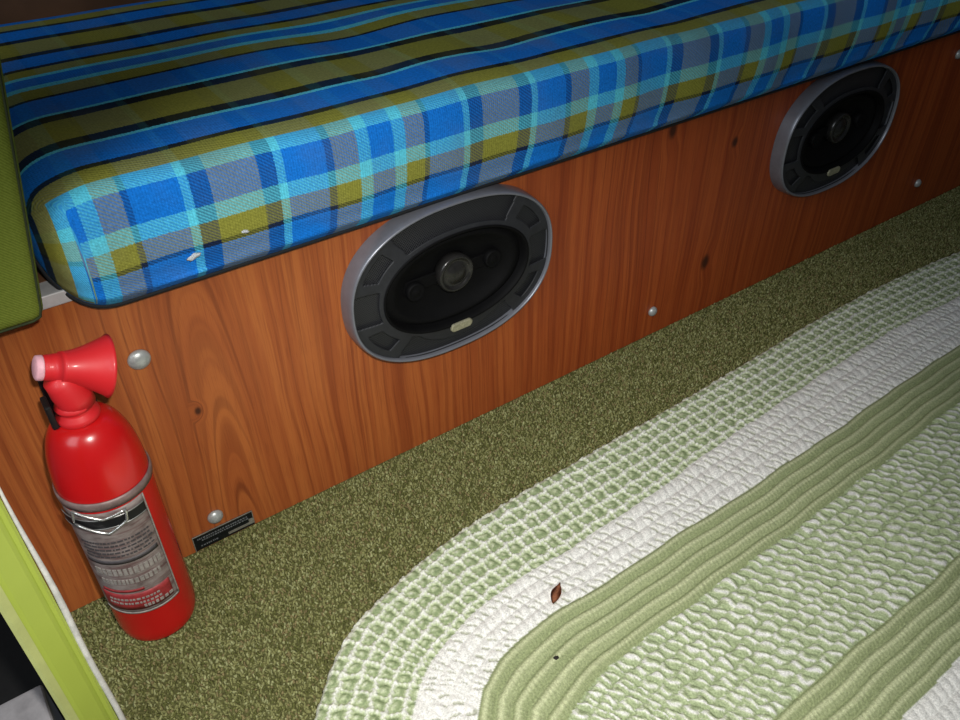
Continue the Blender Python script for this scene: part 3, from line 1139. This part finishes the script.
    u = q - ri - .5
    c = (S + jit * .8) / 0.0105 + 0.5 * (ri % 2) + 0.55 * u
    v = c - np.floor(c) - .5
    hB = (np.clip(1 - (u / .52) ** 2, 0, 1) ** .5) * (0.55 + 0.45 * np.clip(1 - (v / .5) ** 2, 0, 1) ** .5)
    hB = hB * (0.8 + 0.35 * hsh(ri, np.floor(c), 2))
    wB = np.clip(0.62 + 0.8 * hB, 0, 1.0)
    H = np.where(m, 0.0008 + hB * 0.0036, H)
    W = np.where(m, 1.0 + 0 * wB, W)
    a5 = hsh(ri, np.floor(c), 5)
    gap = m & (np.abs(u * (0.7 + .4 * a5) - v * 0.75 - 0.16) < 0.085) & (np.abs(v) < 0.42) & (np.abs(u) < .45) & (a5 > 0.30)
    K = np.where(gap, 0.5, K)
    H = np.where(gap, 0.0004 + 0.4 * (H - 0.0004), H)

    # C: smooth green cords
    def cords(Ta, Tb, nrow):
        q = (T - Ta) / (Tb - Ta) * nrow
        ri = np.floor(q)
        u = q - ri - .5
        tw = 0.5 + 0.5 * np.sin(((S + jit * .4) / 0.0046 + u * 1.1) * 2 * PI)
        h = np.clip(1 - (u / .5) ** 2, 0, 1) ** .5 * (0.86 + 0.14 * tw)
        w = 0.14 + 0.42 * np.clip(1 - (np.abs(u + 0.12) / .22) ** 2, 0, 1) + 0.10 * tw * (np.abs(u) < .35) + 0.08 * ((ri % 2) > 0)
        return h, w
    m = (T >= T2) & (T < T3)
    hC, wC = cords(T2, T3, 5)
    H = np.where(m, 0.0006 + hC * 0.0046, H)
    W = np.where(m, wC, W)

    # D: mixed green and white loops
    def loops(Ta, Tb, nrow):
        q = (T - Ta) / (Tb - Ta) * nrow + jt / 0.012
        ri = np.floor(q)
        u = q - ri - .5
        c = (S + jit * 1.4) / 0.0125 + 0.37 * ri - 0.40 * u
        ci = np.floor(c)
        v = c - ci - .5
        a = hsh(ri, ci, 3)
        u2 = u + 0.20 * (hsh(ri, ci, 4) - .5)
        h = np.clip(1 - (u2 / .55) ** 2, 0, 1) ** .5 * (0.35 + 0.65 * np.clip(1 - (v / .46) ** 2, 0, 1) ** .5) * (0.7 + 0.5 * a)
        arc = g(v - 0.55 * u2 ** 2 + 0.04, 0.17) * (0.8 + 0.3 * a)
        arc2 = g(u2 + 0.28, 0.12) * 0.55 * (v > -0.1)
        w = np.clip(0.20 + 1.0 * np.sin(P[:, 0] * 2310 + 3 * np.sin(P[:, 1] * 1900)) * 0.10 + 0.98 * np.maximum(arc * (np.abs(u2) < .48), arc2), 0, 1)
        return h, w
    m = (T >= T3) & (T < T4)
    hD, wD = loops(T3, T4, 9)
    H = np.where(m, 0.0004 + hD * 0.0050, H)
    W = np.where(m, wD, W)
    m = (T >= T4) & (T < T5)
    hC, wC = cords(T4, T5, 5)
    H = np.where(m, 0.0006 + hC * 0.0044, H)
    W = np.where(m, wC, W)
    m = (T >= T5) & (T < T5 + .055)
    q = (T - T5) / .055 * 4
    ri = np.floor(q)
    u = q - ri - .5
    c = S / 0.0105 + 0.5 * (ri % 2) + 0.55 * u
    v = c - np.floor(c) - .5
    hB = (np.clip(1 - (u / .52) ** 2, 0, 1) ** .5) * (0.55 + 0.45 * np.clip(1 - (v / .5) ** 2, 0, 1) ** .5)
    H = np.where(m, 0.0008 + hB * 0.0036, H)
    W = np.where(m, 1.0, W)
    m = T >= T5 + .055
    hD, wD = loops(T5 + .055, T5 + .20, 10)
    H = np.where(m, 0.0004 + hD * 0.0050, H)
    W = np.where(m, wD, W)

    body = 0.0062
    edge = np.clip(T0 / 0.007, 0, 1)
    scal = -1.2 * np.abs(np.sin(S / 0.0163 * PI)) + 0.35 * np.sin(S * 1900)
    T0s = T0 + 0.0012 * scal
    Z = (body + H) * np.sqrt(np.clip(1 - (1 - edge) ** 2, 0, 1)) + 0.0045
    wav = 0.0015 * np.sin(P[:, 0] * 17) * np.clip(T0 / .05, 0, 1)
    Z = Z + np.abs(wav) * .7
    Z = np.where(T0s <= 0.0, 0.0030, Z)
    GR = np.array(lin(134, 150, 108)[:3])
    GL = np.array(lin(196, 206, 166)[:3])
    WH = np.array(lin(240, 239, 232)[:3])
    w = np.clip(W, 0, 1)[:, None]
    col = np.where(w < 0.5, GR + (GL - GR) * (w * 2), GL + (WH - GL) * (w * 2 - 1))
    # cords stay green
    mc = (((T >= T2) & (T < T3)) | ((T >= T4) & (T < T5)))[:, None]
    GC = np.array(lin(132, 144, 98)[:3])
    GD = np.array(lin(204, 210, 166)[:3])
    col = np.where(mc, GC + (GD - GC) * np.clip(w * 1.5, 0, 1), col)
    col = np.where((K > 0)[:, None], np.array(lin(176, 178, 160)[:3]), col)  # darker tone painted in as shade between the stitches
    cols = np.ones((nP, 4))
    cols[:, :3] = col
    ni, nj = X.shape
    F = grid_faces(ni, nj)
    ok = T0s > -0.0012
    keep = ok[F].all(1)
    F = F[keep]
    used = np.zeros(nP, bool)
    used[F.ravel()] = True
    idx = -np.ones(nP, int)
    idx[used] = np.arange(used.sum())
    V3 = np.stack([P[:, 0], P[:, 1], Z], -1)
    o0 = np.array([0.75, -0.55, 0.0045])
    top = V3[used] - o0
    me = mesh_np('oval_rug', top, idx[F][:, ::-1])
    point_color(me, cols[used])
    o = obj('oval_rug', me, M['yarn'])
    o.location = o0
    tag(o, 'oval crocheted rug in bands of green and white lying on the olive carpet', 'rug')


rug()


# ------------------------------------------------------------------ small debris
def leaf():
    bm = bmesh.new()
    n = 9
    L, R = [], []
    for i in range(n):
        s = i / (n - 1)
        w = 0.0042 * math.sin(PI * min(1, s * 1.05 + .02)) ** .8 * (1 - .35 * s) + .0003
        x = -0.0085 + 0.019 * s
        z = 0.0012 + 0.0018 * math.sin(s * 5)
        L.append(bm.verts.new((x, w, z + .0012)))
        R.append(bm.verts.new((x, -w, z + .0009)))
    mid = [bm.verts.new((-0.0085 + 0.019 * i / (n - 1), 0, 0.0010 + 0.0018 * math.sin(5 * i / (n - 1)))) for i in range(n)]
    for i in range(n - 1):
        bm.faces.new((L[i], L[i + 1], mid[i + 1], mid[i]))
        bm.faces.new((mid[i], mid[i + 1], R[i + 1], R[i]))
    bmesh.ops.solidify(bm, geom=list(bm.faces), thickness=0.0004)
    o = obj('dry_leaf', bm_mesh('dry_leaf', bm, True), M['leaf'])
    o.location = (0.3212, -0.2534, 0.0155)
    o.scale = (1.25, 1.2, 1.2)
    o.rotation_euler = (0.0, -0.1, math.radians(35))
    tag(o, 'tiny curled brown dry leaf lying on the white band of the rug', 'leaf')


leaf()


def lump(name, loc, sc, m, seed, parent=None, rot=(0, 0, 0)):
    bm = bmesh.new()
    bmesh.ops.create_icosphere(bm, subdivisions=3, radius=1.0)
    for v in bm.verts:
        k = 1 + 0.55 * mn.noise(v.co * 2.1 + Vector((seed, 0, 0)))
        v.co = Vector((v.co.x * k * sc[0], v.co.y * k * sc[1], v.co.z * k * sc[2]))
    o = obj(name, bm_mesh(name, bm, True), m, parent)
    o.location = loc
    o.rotation_euler = rot
    return o


tag(lump('seed', (0.2795, -0.3035, 0.0160), (.0026, .0020, .0016), M['seed'], 3), 'small dark seed lying on the green cord band of the rug', 'seed')
tag(lump('lint', (0.1325, -0.0322, 0.3325), (.0052, .0012, .0020), M['lint'], 1, None, (0, -0.25, 0)), 'largest fluff of grey lint clinging to the cushion front near its left corner', 'lint', 'lint on the plaid cushion')
tag(lump('lint', (0.1743, -0.0325, 0.3400), (.0028, .0010, .0012), M['lint'], 2, None, (0, 0.2, 0)), 'smaller fluff of grey lint on the cushion front, right of the larger fluff', 'lint', 'lint on the plaid cushion')


# ------------------------------------------------------------------ door post at the lower left
post = empty('door_post', (-0.05, -0.17, -0.12))
tag(post, 'chartreuse painted metal door post with a white rubber seal at lower left', 'door post')
po = post.location


def prism(name, poly, z0, z1, m, parent):
    bm = bmesh.new()
    a = [bm.verts.new((x - po.x, y - po.y, z0 - po.z)) for x, y in poly]
    b = [bm.verts.new((x - po.x, y - po.y, z1 - po.z)) for x, y in poly]
    n = len(poly)
    for i in range(n):
        bm.faces.new((a[i], a[(i + 1) % n], b[(i + 1) % n], b[i]))
    bm.faces.new(a[::-1])
    bm.faces.new(b)
    return obj(name, bm_mesh(name, bm), m, parent)


zt = 0.60
prism('post_skin', [(-0.0440, -0.1545), (-0.0470, -0.1570), (-0.0580, -0.1620), (-0.0610, -0.1625), (-0.0610, -0.1510), (-0.0440, -0.1480)], -0.12, zt, M['lime'], post)
prism('inner_lip', [(-0.0400, -0.1535), (-0.0417, -0.1552), (-0.0442, -0.1555), (-0.0442, -0.1500), (-0.0400, -0.1495)], -0.12, zt, M['lime'], post)
prism('outer_flange', [(-0.0610, -0.1628), (-0.0655, -0.1650), (-0.0680, -0.1640), (-0.0680, -0.1540), (-0.0610, -0.1520)], -0.12, zt, M['lime_pale'], post)
sealpts = []
for k in range(40):
    z = -0.115 + (zt + .11) * k / 39
    sealpts.append((-0.0380 - po.x + 0.0006 * math.sin(z * 40), -0.1525 - po.y, z - po.z))
obj('rubber_seal', tube_mesh('rubber_seal', sealpts, [0.0023 - 0.0016 * min(1, max(0, (k - 16) / 8)) for k in range(40)], 10), M['seal'], post)

tag(box('step_void', -0.60, -0.084, -0.9, 0.2, -0.16, -0.12, M['rubber']), 'black slab standing in for the dark void beside the post at lower left', 'mat')  # black sheet drawn in place of the dark void outside
tag(box('door_sill', -0.20, -0.0875, -0.115, -0.048, -0.12, -0.012, M['sill'], None, 0.004, 3), 'pale grey painted sill block at the bottom left corner beside the post', 'sill')


# ------------------------------------------------------------------ camera
Rm = [[0.8151106363716067, -0.3604343179087429, 0.45352150218874243], [-0.579287837392783, -0.50105166440374, 0.6429407679149258], [-0.004500213624585858, -0.7867873486984276, -0.6172077575706838]]
cam = bpy.data.cameras.new('camera')
cam.sensor_width = 36
cam.lens = 822.9046 / 960 * 36
cam.clip_start = 0.01
co = bpy.data.objects.new('camera', cam)
C.objects.link(co)
mw = Matrix(((Rm[0][0], -Rm[0][1], -Rm[0][2], 0), (Rm[1][0], -Rm[1][1], -Rm[1][2], -0.58975), (Rm[2][0], -Rm[2][1], -Rm[2][2], 0.65), (0, 0, 0, 1)))
co.matrix_world = mw
bpy.context.scene.camera = co

# ------------------------------------------------------------------ light: the camera's own flash and an added soft fill for the cushion top
fl = bpy.data.lights.new('flash', 'SPOT')
fl.energy = 27
fl.spot_size = math.radians(90)
fl.spot_blend = 1.0
fl.shadow_soft_size = 0.012
fl.color = (1.0, 0.97, 0.92)
fo = bpy.data.objects.new('flash', fl)
C.objects.link(fo)
fpos = mw @ Vector((0.030, 0.050, 0.01))
fo.location = fpos
aim = Vector((0.24, -0.24, 0.02))
fo.rotation_euler = (aim - fpos).to_track_quat('-Z', 'Y').to_euler()

dl = bpy.data.lights.new('left_soft_fill', 'AREA')  # added fill without a visible source, brightens the cushion top at left
dl.shape = 'RECTANGLE'
dl.size = 0.9
dl.size_y = 1.1
dl.energy = 13
dl.color = (0.86, 0.93, 1.0)
do = bpy.data.objects.new('left_soft_fill', dl)
C.objects.link(do)
do.location = (-1.0, -0.75, 1.35)
do.rotation_euler = (Vector((0.25, 0.1, 0.3)) - do.location).to_track_quat('-Z', 'Y').to_euler()

w = bpy.data.worlds.new('world')
bpy.context.scene.world = w
w.use_nodes = True
bg = w.node_tree.nodes['Background']
bg.inputs[0].default_value = (0.75, 0.85, 1.0, 1)
bg.inputs[1].default_value = 0.07

sc = bpy.context.scene
sc.view_settings.view_transform = 'Standard'
sc.view_settings.look = 'None'
sc.view_settings.gamma = 1
sc.view_settings.use_curve_mapping = False
sc.view_settings.exposure = 0.0
